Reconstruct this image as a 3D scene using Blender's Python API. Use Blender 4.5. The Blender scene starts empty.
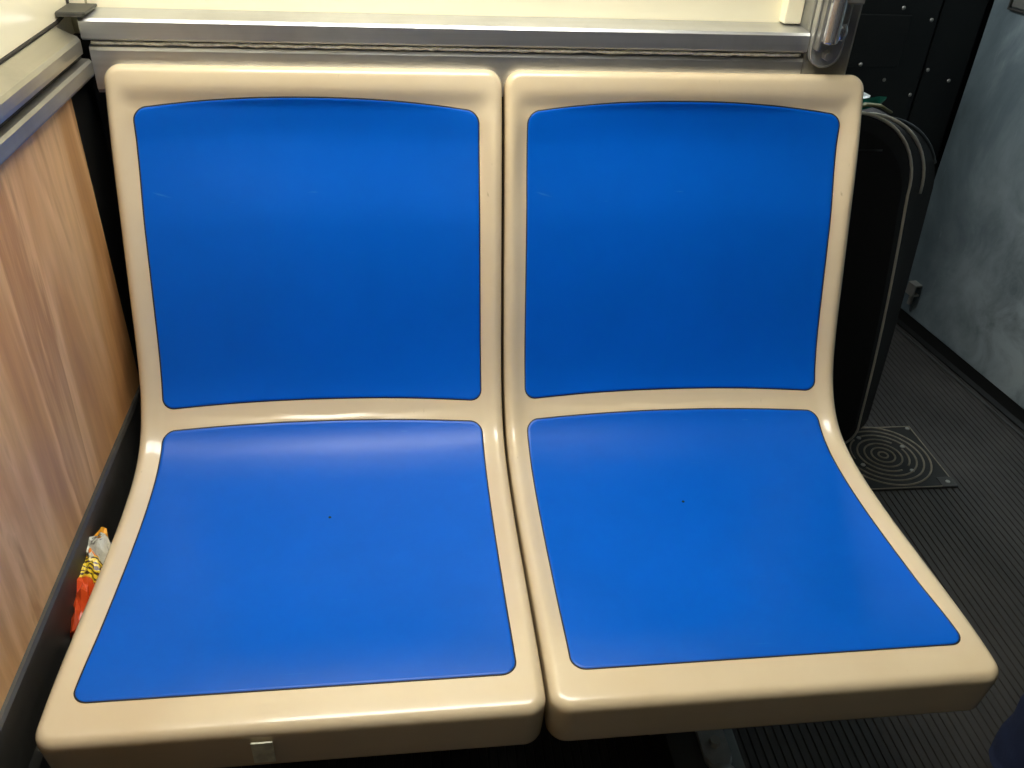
import bpy, bmesh, math, random
from mathutils import Vector, Matrix
random.seed(7)
scene = bpy.context.scene
COL = scene.collection

# ------------------------------------------------------------------ camera
cam_data = bpy.data.cameras.new('camera')
cam_data.sensor_width = 36.0
cam_data.lens = 861.658 * 36.0 / 1024.0
cam_data.clip_start = 0.02
cam = bpy.data.objects.new('camera', cam_data)
COL.objects.link(cam)
_X = Vector((0.99284172, -0.1112505, 0.04345852))
_Y = Vector((0.02742056, 0.56645424, 0.82363688))
_F = Vector((0.11624728, 0.8165494, -0.56544995))
_m = Matrix((( _X.x, _Y.x, -_F.x, -0.11836768),
             ( _X.y, _Y.y, -_F.y, -0.90480251),
             ( _X.z, _Y.z, -_F.z, 1.15032158),
             (0, 0, 0, 1)))
cam.matrix_world = _m
scene.camera = cam

# ------------------------------------------------------------------ world, exposure
world = bpy.data.worlds.new('world')
scene.world = world
world.use_nodes = True
world.node_tree.nodes['Background'].inputs[0].default_value = (0.95, 0.97, 1.0, 1)
world.node_tree.nodes['Background'].inputs[1].default_value = 0.022
vs = scene.view_settings
vs.view_transform = 'Standard'
vs.look = 'None'
vs.exposure = 0.2
vs.gamma = 1.0
vs.use_curve_mapping = False

LAMP_MAIN = 12.6      # emission of the ceiling strip over the seats
FILL_FRONT = 0.5     # unseen fill strip added further forward
FILL_AISLE = 125.0    # unseen fill light added at the far end of the aisle


# ------------------------------------------------------------------ helpers
def lin(c):
    return tuple((x / 12.92 if x <= 0.04045 else ((x + 0.055) / 1.055) ** 2.4) for x in [v / 255.0 for v in c]) + (1.0,)


def link(o, parent=None):
    COL.objects.link(o)
    if parent is not None:
        o.parent = parent
    return o


def tag(o, label=None, cat=None, group=None, kind=None):
    if label: o['label'] = label
    if cat: o['category'] = cat
    if group: o['group'] = group
    if kind: o['kind'] = kind
    return o


def mesh_obj(name, verts, faces, mat, parent=None, smooth=True, mats=None):
    me = bpy.data.meshes.new(name)
    me.from_pydata([tuple(v) for v in verts], [], faces)
    me.update()
    if smooth:
        me.polygons.foreach_set('use_smooth', [True] * len(me.polygons))
    if mat: me.materials.append(mat)
    return link(bpy.data.objects.new(name, me), parent)


def bm_obj(name, bm, mat, parent=None, smooth=False, auto=None):
    me = bpy.data.meshes.new(name)
    bmesh.ops.recalc_face_normals(bm, faces=bm.faces)
    bm.to_mesh(me)
    bm.free()
    if smooth:
        me.polygons.foreach_set('use_smooth', [True] * len(me.polygons))
        if auto:
            me.set_sharp_from_angle(angle=math.radians(auto))
    if mat: me.materials.append(mat)
    return link(bpy.data.objects.new(name, me), parent)


def empty(name, loc):
    o = bpy.data.objects.new(name, None)
    o.empty_display_size = 0.05
    o.location = loc
    return link(o)


def bm_box(bm, x0, x1, y0, y1, z0, z1, bevel=0.0, segs=2, mat4=None):
    r = bmesh.ops.create_cube(bm, size=1.0)
    vs_ = r['verts']
    for v in vs_:
        v.co = Vector(((x0 + x1) / 2 + v.co.x * (x1 - x0), (y0 + y1) / 2 + v.co.y * (y1 - y0), (z0 + z1) / 2 + v.co.z * (z1 - z0)))
    if bevel > 0:
        es = list({e for v in vs_ for e in v.link_edges})
        rb = bmesh.ops.bevel(bm, geom=es, offset=bevel, segments=segs, affect='EDGES', profile=0.5)
        vs_ = list({v for f in rb['faces'] for v in f.verts} | {v for v in vs_ if v.is_valid})
    if mat4 is not None:
        for v in vs_: v.co = mat4 @ v.co
    return vs_


def bm_cyl(bm, p0, p1, r0, r1=None, n=24, caps=True):
    p0 = Vector(p0); p1 = Vector(p1)
    if r1 is None: r1 = r0
    d = p1 - p0
    r = bmesh.ops.create_cone(bm, cap_ends=caps, segments=n, radius1=r0, radius2=r1, depth=d.length)
    q = Vector((0, 0, 1)).rotation_difference(d.normalized()).to_matrix()
    for v in r['verts']:
        v.co = q @ v.co + (p0 + p1) / 2
    return r['verts']


def bm_sweep(bm, pts, r, n=8, closed=False, flat=1.0):
    pts = [Vector(p) for p in pts]
    rings = []
    N = len(pts)
    up = None
    for i, p in enumerate(pts):
        a = pts[(i - 1) % N] if (closed or i > 0) else p
        b = pts[(i + 1) % N] if (closed or i < N - 1) else p
        t = (b - a).normalized()
        if up is None:
            ref = Vector((0, 0, 1)) if abs(t.z) < 0.9 else Vector((0, 1, 0))
            up = (ref - t * ref.dot(t)).normalized()
        else:
            up = (up - t * up.dot(t)).normalized()
        sd = t.cross(up)
        rr = r(i / (N - 1)) if callable(r) else r
        rings.append([bm.verts.new(p + (up * math.cos(2 * math.pi * k / n) * flat + sd * math.sin(2 * math.pi * k / n)) * rr) for k in range(n)])
    M = N if closed else N - 1
    for i in range(M):
        A = rings[i]; B = rings[(i + 1) % N]
        for k in range(n):
            bm.faces.new((A[k], A[(k + 1) % n], B[(k + 1) % n], B[k]))
    if not closed:
        bm.faces.new(rings[0]); bm.faces.new(rings[-1])


def bm_extrude_profile(bm, pts, axis, a0, a1):
    """pts: closed 2D outline; axis 'x': pts are (y,z); axis 'y': pts are (x,z)."""
    def P(q, a):
        return Vector((a, q[0], q[1])) if axis == 'x' else Vector((q[0], a, q[1])) if axis == 'y' else Vector((q[0], q[1], a))
    A = [bm.verts.new(P(q, a0)) for q in pts]
    B = [bm.verts.new(P(q, a1)) for q in pts]
    n = len(pts)
    for i in range(n):
        bm.faces.new((A[i], A[(i + 1) % n], B[(i + 1) % n], B[i]))
    bm.faces.new(A); bm.faces.new(B)


def catmull(pts, per=12):
    out = []
    n = len(pts)
    for i in range(n - 1):
        p0 = pts[max(i - 1, 0)]; p1 = pts[i]; p2 = pts[i + 1]; p3 = pts[min(i + 2, n - 1)]
        for k in range(per):
            t = k / per
            out.append(tuple(0.5 * ((2 * p1[j]) + (-p0[j] + p2[j]) * t + (2 * p0[j] - 5 * p1[j] + 4 * p2[j] - p3[j]) * t * t + (-p0[j] + 3 * p1[j] - 3 * p2[j] + p3[j]) * t ** 3) for j in range(len(p1))))
    out.append(tuple(pts[-1]))
    return out


def sstep(a, b, x):
    t = min(1, max(0, (x - a) / (b - a)))
    return t * t * (3 - 2 * t)


# ------------------------------------------------------------------ materials
def new_mat(name):
    m = bpy.data.materials.new(name)
    m.use_nodes = True
    nt = m.node_tree
    b = nt.nodes['Principled BSDF']
    return m, nt, b


def tex_noise(nt, scale, detail=3, rough=0.5, vec=None, dist=0.0):
    n = nt.nodes.new('ShaderNodeTexNoise')
    n.inputs['Scale'].default_value = scale
    n.inputs['Detail'].default_value = detail
    n.inputs['Roughness'].default_value = rough
    n.inputs['Distortion'].default_value = dist
    if vec is not None: nt.links.new(vec, n.inputs['Vector'])
    return n


def coords(nt, scale=(1, 1, 1), rot=(0, 0, 0)):
    tc = nt.nodes.new('ShaderNodeTexCoord')
    mp = nt.nodes.new('ShaderNodeMapping')
    mp.inputs['Scale'].default_value = scale
    mp.inputs['Rotation'].default_value = rot
    nt.links.new(tc.outputs['Object'], mp.inputs['Vector'])
    return mp.outputs['Vector']


def ramp(nt, src, stops):
    r = nt.nodes.new('ShaderNodeValToRGB')
    e = r.color_ramp.elements
    while len(e) < len(stops): e.new(0.5)
    for i, (p, c) in enumerate(stops):
        e[i].position = p
        e[i].color = c
    nt.links.new(src, r.inputs['Fac'])
    return r


def bump(nt, b, src, strength, dist=0.001):
    bn = nt.nodes.new('ShaderNodeBump')
    bn.inputs['Strength'].default_value = strength
    bn.inputs['Distance'].default_value = dist
    nt.links.new(src, bn.inputs['Height'])
    nt.links.new(bn.outputs['Normal'], b.inputs['Normal'])
    return bn


def simple(name, rgb, rough=0.5, metal=0.0, var=0.06, scale=25, spec=0.5, bmp=0.0, bscale=300, coat=0.0):
    m, nt, b = new_mat(name)
    v = coords(nt)
    n = tex_noise(nt, scale, 4, 0.6, v)
    c = lin(rgb)
    lo = tuple(x * (1 - var) for x in c[:3]) + (1,)
    hi = tuple(min(1, x * (1 + var)) for x in c[:3]) + (1,)
    r = ramp(nt, n.outputs['Fac'], [(0.3, lo), (0.7, hi)])
    nt.links.new(r.outputs['Color'], b.inputs['Base Color'])
    b.inputs['Roughness'].default_value = rough
    b.inputs['Metallic'].default_value = metal
    b.inputs['Specular IOR Level'].default_value = spec
    b.inputs['Coat Weight'].default_value = coat
    if bmp > 0:
        n2 = tex_noise(nt, bscale, 2, 0.5, v)
        bump(nt, b, n2.outputs['Fac'], bmp)
    return m


def mat_cream():
    m, nt, b = new_mat('cream_fibreglass')
    v = coords(nt)
    n = tex_noise(nt, 6, 5, 0.6, v)
    base = ramp(nt, n.outputs['Fac'], [(0.3, lin((218, 199, 163))), (0.7, lin((225, 209, 177)))])
    # scuffs: thin dark short marks, sparse
    v2 = coords(nt, (160, 60, 60), (0, 0, 0.5))
    n2 = tex_noise(nt, 1.0, 3, 0.5, v2)
    sc = ramp(nt, n2.outputs['Fac'], [(0.70, (0, 0, 0, 1)), (0.76, (1, 1, 1, 1))])
    n3 = tex_noise(nt, 11, 2, 0.5, v)
    sc3 = ramp(nt, n3.outputs['Fac'], [(0.52, (0, 0, 0, 1)), (0.66, (0.35, 0.35, 0.35, 1))])
    mul = nt.nodes.new('ShaderNodeMath'); mul.operation = 'MULTIPLY'
    nt.links.new(sc.outputs['Color'], mul.inputs[0]); nt.links.new(sc3.outputs['Color'], mul.inputs[1])
    mx = nt.nodes.new('ShaderNodeMix'); mx.data_type = 'RGBA'
    nt.links.new(mul.outputs[0], mx.inputs['Factor'])
    nt.links.new(base.outputs['Color'], mx.inputs['A'])
    mx.inputs['B'].default_value = lin((120, 100, 70))
    nt.links.new(mx.outputs['Result'], b.inputs['Base Color'])
    b.inputs['Roughness'].default_value = 0.24
    b.inputs['Coat Weight'].default_value = 0.5
    b.inputs['Coat Roughness'].default_value = 0.07
    n4 = tex_noise(nt, 90, 2, 0.5, v)
    bump(nt, b, n4.outputs['Fac'], 0.05, 0.001)
    return m


def mat_blue():
    m, nt, b = new_mat('blue_vinyl')
    v = coords(nt)
    n = tex_noise(nt, 5, 4, 0.6, v)
    base = ramp(nt, n.outputs['Fac'], [(0.3, lin((0, 92, 200))), (0.7, lin((0, 98, 212)))])
    v2 = coords(nt, (14, 260, 14), (0.0, 0.3, 0.9))
    n2 = tex_noise(nt, 1.0, 3, 0.5, v2)
    sc = ramp(nt, n2.outputs['Fac'], [(0.74, (0, 0, 0, 1)), (0.78, (0.35, 0.35, 0.35, 1))])
    mx = nt.nodes.new('ShaderNodeMix'); mx.data_type = 'RGBA'
    nt.links.new(sc.outputs['Color'], mx.inputs['Factor'])
    nt.links.new(base.outputs['Color'], mx.inputs['A'])
    mx.inputs['B'].default_value = lin((70, 140, 210))
    nt.links.new(mx.outputs['Result'], b.inputs['Base Color'])
    b.inputs['Specular IOR Level'].default_value = 0.28
    n5 = tex_noise(nt, 3.0, 4, 0.6, v)
    rr = ramp(nt, n5.outputs['Fac'], [(0.3, (0.30, 0.30, 0.30, 1)), (0.7, (0.38, 0.38, 0.38, 1))])
    nt.links.new(rr.outputs['Color'], b.inputs['Roughness'])
    n4 = tex_noise(nt, 700, 2, 0.5, v)
    bump(nt, b, n4.outputs['Fac'], 0.06, 0.0006)
    return m


def mat_steel(name, rgb, rough, stretch, blotch=0.25, dirt=(60, 55, 45), metal=1.0):
    m, nt, b = new_mat(name)
    v = coords(nt, stretch)
    n = tex_noise(nt, 1.0, 4, 0.6, v)
    v2 = coords(nt)
    n2 = tex_noise(nt, 7, 5, 0.65, v2)
    c = lin(rgb)
    base = ramp(nt, n.outputs['Fac'], [(0.3, tuple(x * 0.82 for x in c[:3]) + (1,)), (0.7, c)])
    sm = ramp(nt, n2.outputs['Fac'], [(0.45, (0, 0, 0, 1)), (0.75, (blotch, blotch, blotch, 1))])
    mx = nt.nodes.new('ShaderNodeMix'); mx.data_type = 'RGBA'
    nt.links.new(sm.outputs['Color'], mx.inputs['Factor'])
    nt.links.new(base.outputs['Color'], mx.inputs['A'])
    mx.inputs['B'].default_value = lin(dirt)
    nt.links.new(mx.outputs['Result'], b.inputs['Base Color'])
    b.inputs['Metallic'].default_value = metal
    rr = ramp(nt, n.outputs['Fac'], [(0.3, (rough, rough, rough, 1)), (0.7, (rough + 0.12,) * 3 + (1,))])
    nt.links.new(rr.outputs['Color'], b.inputs['Roughness'])
    bump(nt, b, n.outputs['Fac'], 0.02, 0.0004)
    return m


def mat_wood():
    m, nt, b = new_mat('wood_laminate')
    # broad cathedral grain running up the wall, slightly wavy
    v = coords(nt, (1, 4.2, 0.6), (0.08, 0, 0))
    n = tex_noise(nt, 2.0, 5, 0.55, v, 0.6)
    v2 = coords(nt, (1, 45, 2.5), (0.08, 0, 0))
    n2 = tex_noise(nt, 2.5, 4, 0.6, v2)
    a = ramp(nt, n.outputs['Fac'], [(0.30, lin((184, 132, 80))), (0.42, lin((214, 162, 104))), (0.5, lin((236, 190, 132))), (0.54, lin((196, 144, 90))), (0.66, lin((238, 194, 138)))])
    f = ramp(nt, n2.outputs['Fac'], [(0.35, (0.80, 0.78, 0.75, 1)), (0.6, (1, 1, 1, 1))])
    mx = nt.nodes.new('ShaderNodeMix'); mx.data_type = 'RGBA'; mx.blend_type = 'MULTIPLY'
    mx.inputs['Factor'].default_value = 0.5
    nt.links.new(a.outputs['Color'], mx.inputs['A']); nt.links.new(f.outputs['Color'], mx.inputs['B'])
    nt.links.new(mx.outputs['Result'], b.inputs['Base Color'])
    b.inputs['Roughness'].default_value = 0.42
    b.inputs['Specular IOR Level'].default_value = 0.35
    return m


def mat_panel_steel():
    m, nt, b = new_mat('scuffed_grey_steel')
    v = coords(nt, (1, 2.6, 1.6), (0.5, 0, 0))
    n = tex_noise(nt, 1.6, 6, 0.6, v, 0.4)
    a = ramp(nt, n.outputs['Fac'], [(0.3, lin((96, 110, 116))), (0.5, lin((128, 144, 150))), (0.72, lin((186, 202, 206)))])
    v2 = coords(nt, (1, 40, 8), (0.9, 0, 0))
    n2 = tex_noise(nt, 1.5, 5, 0.7, v2)
    sc = ramp(nt, n2.outputs['Fac'], [(0.62, (0, 0, 0, 1)), (0.72, (0.25, 0.25, 0.25, 1))])
    mx = nt.nodes.new('ShaderNodeMix'); mx.data_type = 'RGBA'
    nt.links.new(sc.outputs['Color'], mx.inputs['Factor'])
    # lighter patch low on the door, fading outward and broken by noise
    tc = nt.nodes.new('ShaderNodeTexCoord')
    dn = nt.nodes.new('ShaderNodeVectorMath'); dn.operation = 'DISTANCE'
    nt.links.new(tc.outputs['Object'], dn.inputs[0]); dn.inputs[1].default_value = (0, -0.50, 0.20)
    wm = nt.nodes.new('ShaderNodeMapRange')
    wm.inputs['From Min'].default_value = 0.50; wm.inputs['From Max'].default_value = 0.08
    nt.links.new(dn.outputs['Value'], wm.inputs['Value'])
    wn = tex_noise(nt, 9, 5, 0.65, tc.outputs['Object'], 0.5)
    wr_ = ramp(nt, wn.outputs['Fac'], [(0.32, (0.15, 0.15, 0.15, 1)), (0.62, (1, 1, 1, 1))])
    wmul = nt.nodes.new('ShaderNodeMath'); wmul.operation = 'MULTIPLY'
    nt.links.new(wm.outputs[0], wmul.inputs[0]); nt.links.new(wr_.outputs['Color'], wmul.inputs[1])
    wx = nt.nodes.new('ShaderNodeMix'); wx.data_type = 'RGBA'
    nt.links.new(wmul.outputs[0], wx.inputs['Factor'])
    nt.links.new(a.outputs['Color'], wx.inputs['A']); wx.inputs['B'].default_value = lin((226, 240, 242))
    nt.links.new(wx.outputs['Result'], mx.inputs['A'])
    mx.inputs['B'].default_value = lin((190, 200, 205))
    nt.links.new(mx.outputs['Result'], b.inputs['Base Color'])
    b.inputs['Metallic'].default_value = 0.35
    b.inputs['Roughness'].default_value = 0.5
    return m


def mat_rubber():
    m, nt, b = new_mat('ribbed_rubber')
    v = coords(nt)
    n = tex_noise(nt, 4, 5, 0.65, v)
    a = ramp(nt, n.outputs['Fac'], [(0.3, lin((54, 52, 50))), (0.7, lin((78, 75, 72)))])
    v2 = coords(nt, (150, 3, 3))
    n2 = tex_noise(nt, 1.0, 4, 0.6, v2)
    sc = ramp(nt, n2.outputs['Fac'], [(0.66, (0, 0, 0, 1)), (0.74, (0.3, 0.3, 0.3, 1))])
    mx = nt.nodes.new('ShaderNodeMix'); mx.data_type = 'RGBA'
    nt.links.new(sc.outputs['Color'], mx.inputs['Factor'])
    nt.links.new(a.outputs['Color'], mx.inputs['A'])
    mx.inputs['B'].default_value = lin((120, 120, 122))
    nt.links.new(mx.outputs['Result'], b.inputs['Base Color'])
    b.inputs['Roughness'].default_value = 0.42
    return m


def mat_emit(name, rgb, strength):
    m, nt, b = new_mat(name)
    b.inputs['Base Color'].default_value = (0.8, 0.8, 0.8, 1)
    b.inputs['Emission Color'].default_value = rgb + (1,)
    b.inputs['Emission Strength'].default_value = strength
    return m


M_CREAM = mat_cream()
M_BLUE = mat_blue()
M_SEAM = simple('dark_seam', (34, 30, 26), 0.6)
M_WALL = simple('cream_wall_laminate', (249, 242, 212), 0.22, var=0.02, scale=3)
M_STEEL_X = mat_steel('brushed_steel_back', (214, 216, 216), 0.30, (2, 30, 90), 0.25, metal=0.85)
M_STEEL_Y = mat_steel('brushed_steel_side', (192, 190, 180), 0.34, (30, 2, 90), 0.3)
M_STEEL_S = mat_steel('brushed_steel_strip', (176, 174, 166), 0.48, (30, 2, 90), 0.35)
M_STEEL_DK = mat_steel('dull_steel', (112, 112, 108), 0.5, (30, 6, 60), 0.5, (40, 38, 32))
M_CHROME = simple('chrome', (205, 207, 210), 0.2, 0.85, var=0.04)
M_BRACKET = simple('bracket_steel', (142, 142, 136), 0.36, 0.5, var=0.15, scale=40)
M_BRACKET2 = simple('bracket_steel_bright', (176, 177, 170), 0.30, 0.5, var=0.12, scale=60)
M_WOOD = mat_wood()
M_GREY = mat_panel_steel()
M_RUBBER = mat_rubber()
M_BLACKW = simple('black_painted_metal', (24, 25, 24), 0.4, var=0.15, scale=5)
M_BLACKP = simple('black_plate', (20, 21, 20), 0.35, var=0.15, scale=8)
M_DARK = simple('dark_cavity', (22, 21, 19), 0.6, var=0.15)
M_GRIME = simple('black_grime', (30, 26, 20), 0.7, var=0.3, scale=120)
M_RIVET = simple('rivet_metal', (190, 188, 180), 0.35, 0.6)
M_BAG = simple('black_ballistic_fabric', (9, 9, 10), 0.85, var=0.2, scale=200, bmp=0.3, bscale=900)
M_BAGTRIM = simple('black_rubber_trim', (22, 24, 27), 0.35)
M_PIPE = simple('grey_piping', (196, 192, 178), 0.5)
M_TAN = simple('olive_webbing', (124, 126, 92), 0.7)
M_TEAL = simple('teal_plastic', (18, 132, 112), 0.35)
M_WHITE = simple('white_paper', (240, 248, 250), 0.5)
M_HATCH = simple('hatch_black', (34, 33, 30), 0.45, var=0.2, scale=20)
M_HATCHR = simple('hatch_worn_ridge', (150, 142, 124), 0.45, var=0.25, scale=60)
M_JEANS = simple('navy_denim', (46, 58, 92), 0.85, var=0.25, scale=30, bmp=0.5, bscale=400)
M_COAT = simple('black_coat_cloth', (14, 14, 16), 0.85, var=0.2, scale=40)
M_SKIN = simple('skin', (190, 142, 112), 0.5)
M_HAIR = simple('dark_hair', (34, 24, 18), 0.6)
M_SHOE = simple('black_shoe', (20, 20, 20), 0.5)
M_CEIL = simple('ceiling_white', (160, 158, 150), 0.5, var=0.02)
M_HOUSING = simple('lamp_housing', (200, 200, 195), 0.4)
M_POST = simple('dark_painted_post', (96, 98, 96), 0.35, 0.5)
M_SCREW = simple('screw_steel', (190, 188, 180), 0.32, 0.6)

# ------------------------------------------------------------------ setting
XL, XR, YP, YF = -0.480, 1.21, 0.18, 1.06      # wood wall, grey wall, partition, far wall
YB = -1.9
ZC = 2.05


def struct(o):
    o['kind'] = 'structure'
    return o


# floor: ribs as geometry
def build_floor():
    pitch = 0.0135
    x = -0.56
    vs_, fs = [], []
    xs = []
    while x < 1.62:
        xs += [(x, 0.0), (x + pitch * 0.70, 0.0), (x + pitch * 0.78, -0.0022), (x + pitch * 0.92, -0.0022)]
        x += pitch
    for (a, z) in xs:
        vs_.append((a, YB, z)); vs_.append((a, 1.2, z))
    for i in range(len(xs) - 1):
        fs.append((2 * i, 2 * i + 2, 2 * i + 3, 2 * i + 1))
    return struct(mesh_obj('floor', vs_, fs, M_RUBBER, smooth=False))


build_floor()

bm = bmesh.new(); bm_box(bm, -0.60, 1.65, YB, 1.25, ZC, ZC + 0.04)
struct(bm_obj('ceiling', bm, M_CEIL))

# left wall: lower wood laminate, upper cream
bm = bmesh.new(); bm_box(bm, XL - 0.02, XL, YB, 0.098, 0.0, 0.870)
w = struct(bm_obj('wall_left', bm, M_WOOD))
bm = bmesh.new(); bm_box(bm, -0.535, -0.492, YB, 0.30, 0.872, ZC)
w = struct(bm_obj('wall_left_upper', bm, M_WALL))
bm = bmesh.new(); bm_box(bm, XL - 0.02, XL - 0.001, 0.098, 0.22, 0.0, 0.87)
struct(bm_obj('trim_shade', bm, M_BLACKW))  # dark strip widened over the wood to stand for shade behind the seat

# back partition behind the seats: dark lower, cream upper panels
bm = bmesh.new(); bm_box(bm, -0.505, 0.43, YP, YP + 0.03, 0.0, 0.90)
struct(bm_obj('wall_back', bm, M_DARK))
bm = bmesh.new(); bm_box(bm, -0.4715, 0.40, YP + 0.012, YP + 0.04, 0.90, ZC)
struct(bm_obj('wall_back_upper', bm, M_WALL))
bm = bmesh.new(); bm_box(bm, -0.492, -0.4735, YP + 0.010, YP + 0.04, 0.90, ZC)
struct(bm_obj('wall_back_upper_narrow', bm, M_WALL))

# far black wall, grey right wall
bm = bmesh.new(); bm_box(bm, -0.60, 1.40, YF + 0.012, YF + 0.05, 0.0, ZC)
struct(bm_obj('wall_far', bm, M_BLACKW))

# back rails (two steel strips)
bm = bmesh.new()
prof = [(YP, 0.845), (0.150, 0.845), (0.148, 0.849), (0.148, 0.892), (0.1495, 0.8955), (0.153, 0.897), (YP, 0.899)]
bm_extrude_profile(bm, prof, 'x', -0.466, 0.372)
struct(bm_obj('trim_2', bm, M_STEEL_X))
bm = bmesh.new()
prof = [(YP + 0.012, 0.902), (0.152, 0.902), (0.146, 0.9035), (0.143, 0.906), (0.143, 0.9235), (0.1455, 0.9265), (YP + 0.011, 0.9285)]
bm_extrude_profile(bm, prof, 'x', -0.470, 0.372)
struct(bm_obj('trim_3', bm, M_STEEL_X))
# sealant bead between the rails
bm = bmesh.new()
random.seed(3)
pts = [(-0.462 + i * 0.006, 0.1475 + random.uniform(-0.0006, 0.0006), 0.9003 + random.uniform(-0.0007, 0.0007)) for i in range(139)]
bm_sweep(bm, pts, 0.0021, 6)
struct(bm_obj('trim_4', bm, simple('rail_sealant', (208, 206, 190), 0.4, var=0.3, scale=150), smooth=True))

# left rails
bm = bmesh.new()
prof = [(XL - 0.004, 0.8635), (XL + 0.012, 0.8635), (XL + 0.0135, 0.8665), (XL + 0.0135, 0.879), (XL + 0.011, 0.882), (XL - 0.004, 0.883)]
bm_extrude_profile(bm, prof, 'y', YB, 0.150)
struct(bm_obj('trim_5', bm, M_STEEL_S))
bm = bmesh.new()
prof = [(-0.496, 0.890), (XL + 0.006, 0.890), (XL + 0.013, 0.893), (XL + 0.0135, 0.897), (XL + 0.0135, 0.907), (XL + 0.011, 0.911), (-0.491, 0.921), (-0.496, 0.921)]
bm_extrude_profile(bm, prof, 'y', YB, 0.128)
struct(bm_obj('trim_6', bm, M_STEEL_Y))
bm = bmesh.new(); bm_box(bm, -0.495, XL + 0.003, YB, 0.15, 0.882, 0.891)
struct(bm_obj('trim_7', bm, M_GRIME))
# corner cap plate, bent steel
bm = bmesh.new(); bm_box(bm, -0.491, -0.460, 0.142, 0.189, 0.930, 0.933, 0.0008)
bm_box(bm, -0.491, -0.463, 0.1405, 0.1425, 0.928, 0.932)
struct(bm_obj('trim_8', bm, M_STEEL_DK))
# dark grime line along the foot of the cream wall
bm = bmesh.new(); bm_sweep(bm, [(-0.4915, YB, 0.922), (-0.4915, 0.14, 0.922), (-0.4915, 0.186, 0.926), (-0.4905, 0.190, 0.97)], 0.0022, 6)
struct(bm_obj('trim_9', bm, M_GRIME, smooth=True))

# low side rail beneath the wood panel
bm = bmesh.new()
prof = [(XL - 0.004, 0.02), (XL - 0.004, 0.475), (XL + 0.0035, 0.475), (XL + 0.006, 0.472), (XL + 0.006, 0.400), (XL + 0.012, 0.392), (XL + 0.012, 0.02)]
bm_extrude_profile(bm, prof, 'y', YB, 0.145)
struct(bm_obj('trim_shade0', bm, M_STEEL_DK))
# ledge the seats are bolted on at the wall
bm = bmesh.new(); bm_box(bm, XL + 0.011, -0.37, -0.34, 0.10, 0.365, 0.380, 0.002)
struct(bm_obj('trim_shade1', bm, M_DARK))

# cream vertical batten at right end of the back partition
bm = bmesh.new(); bm_box(bm, 0.349, 0.3715, YP - 0.004, YP + 0.013, 0.930, ZC, 0.002)
struct(bm_obj('trim_shade2', bm, M_WALL))
# partition end post
bm = bmesh.new(); bm_box(bm, 0.372, 0.434, 0.150, YP + 0.04, 0.0, ZC, 0.004)
struct(bm_obj('trim_shade3', bm, M_BRACKET))

# ------------------------------------------------------------------ seats
SEAT_W = 0.4530
PROF = [(0.1365, 0.8820), (0.1195, 0.838), (0.100, 0.786), (0.076, 0.709), (0.049, 0.622), (0.030, 0.563), (0.013, 0.523),
        (-0.004, 0.497), (-0.023, 0.478), (-0.048, 0.464), (-0.085, 0.455), (-0.14, 0.4515), (-0.20, 0.4525), (-0.27, 0.4565),
        (-0.35, 0.461), (-0.40, 0.4615), (-0.434, 0.459)]
_d = catmull(PROF, 24)
for _ in range(20):   # light smoothing keeps curvature even
    _d = [_d[0]] + [((a[0] + 2 * b_[0] + c[0]) / 4, (a[1] + 2 * b_[1] + c[1]) / 4) for a, b_, c in zip(_d, _d[1:], _d[2:])] + [_d[-1]]
_s = [0.0]
for a, b_ in zip(_d, _d[1:]):
    _s.append(_s[-1] + math.hypot(b_[0] - a[0], b_[1] - a[1]))
S_LEN = _s[-1]


def curve(s):
    s = min(max(s, 0.0), S_LEN - 1e-7)
    lo, hi = 0, len(_s) - 1
    while hi - lo > 1:
        m_ = (lo + hi) // 2
        if _s[m_] <= s: lo = m_
        else: hi = m_
    t = (s - _s[lo]) / (_s[hi] - _s[lo])
    a, b_ = _d[lo], _d[hi]
    return a[0] + (b_[0] - a[0]) * t, a[1] + (b_[1] - a[1]) * t


def frame_at(s):
    y, z = curve(s)
    e = 0.004
    y0, z0 = curve(max(s - e, 0)); y1, z1 = curve(min(s + e, S_LEN))
    L = math.hypot(y1 - y0, z1 - z0)
    ty, tz = (y1 - y0) / L, (z1 - z0) / L
    return y, z, tz, -ty            # point and normal


def s_of(y, z):
    best = min(range(len(_d)), key=lambda i: (_d[i][0] - y) ** 2 + (_d[i][1] - z) ** 2)
    return _s[best]


S_BT, S_BB = s_of(0.1055, 0.8407), s_of(0.000, 0.5005)
S_ST, S_SB = s_of(-0.0195, 0.4815), s_of(-0.3935, 0.4615)
S_WAIST = (S_BB + S_ST) / 2


def dish(s, x):
    prof_x = max(0.0, 1 - (x / 0.212) ** 2)
    a = 1 - (1 - prof_x) ** 1.6
    k = sstep(0.010, 0.07, s) * (1 - sstep(S_SB - 0.16, S_SB - 0.01, s))
    d = (0.011 if s < S_WAIST else 0.009) * a * k
    # extra roll into the recess at the head of the backrest
    d += 0.0065 * sstep(0.022, S_BT - 0.001, s) * sstep(0.222, 0.198, abs(x)) * (1 - sstep(S_BT + 0.05, S_BT + 0.14, s))
    # side rails stand a little proud of the panels
    d += 0.0045 * sstep(0.219, 0.199, abs(x)) * sstep(0.05, 0.09, s) * (1 - sstep(S_SB - 0.10, S_SB, s))
    return d


def surf(s, x, h=0.0):
    y, z, ny, nz = frame_at(s)
    q = h - dish(s, x)
    return (x, y + ny * q, z + nz * q)


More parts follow.
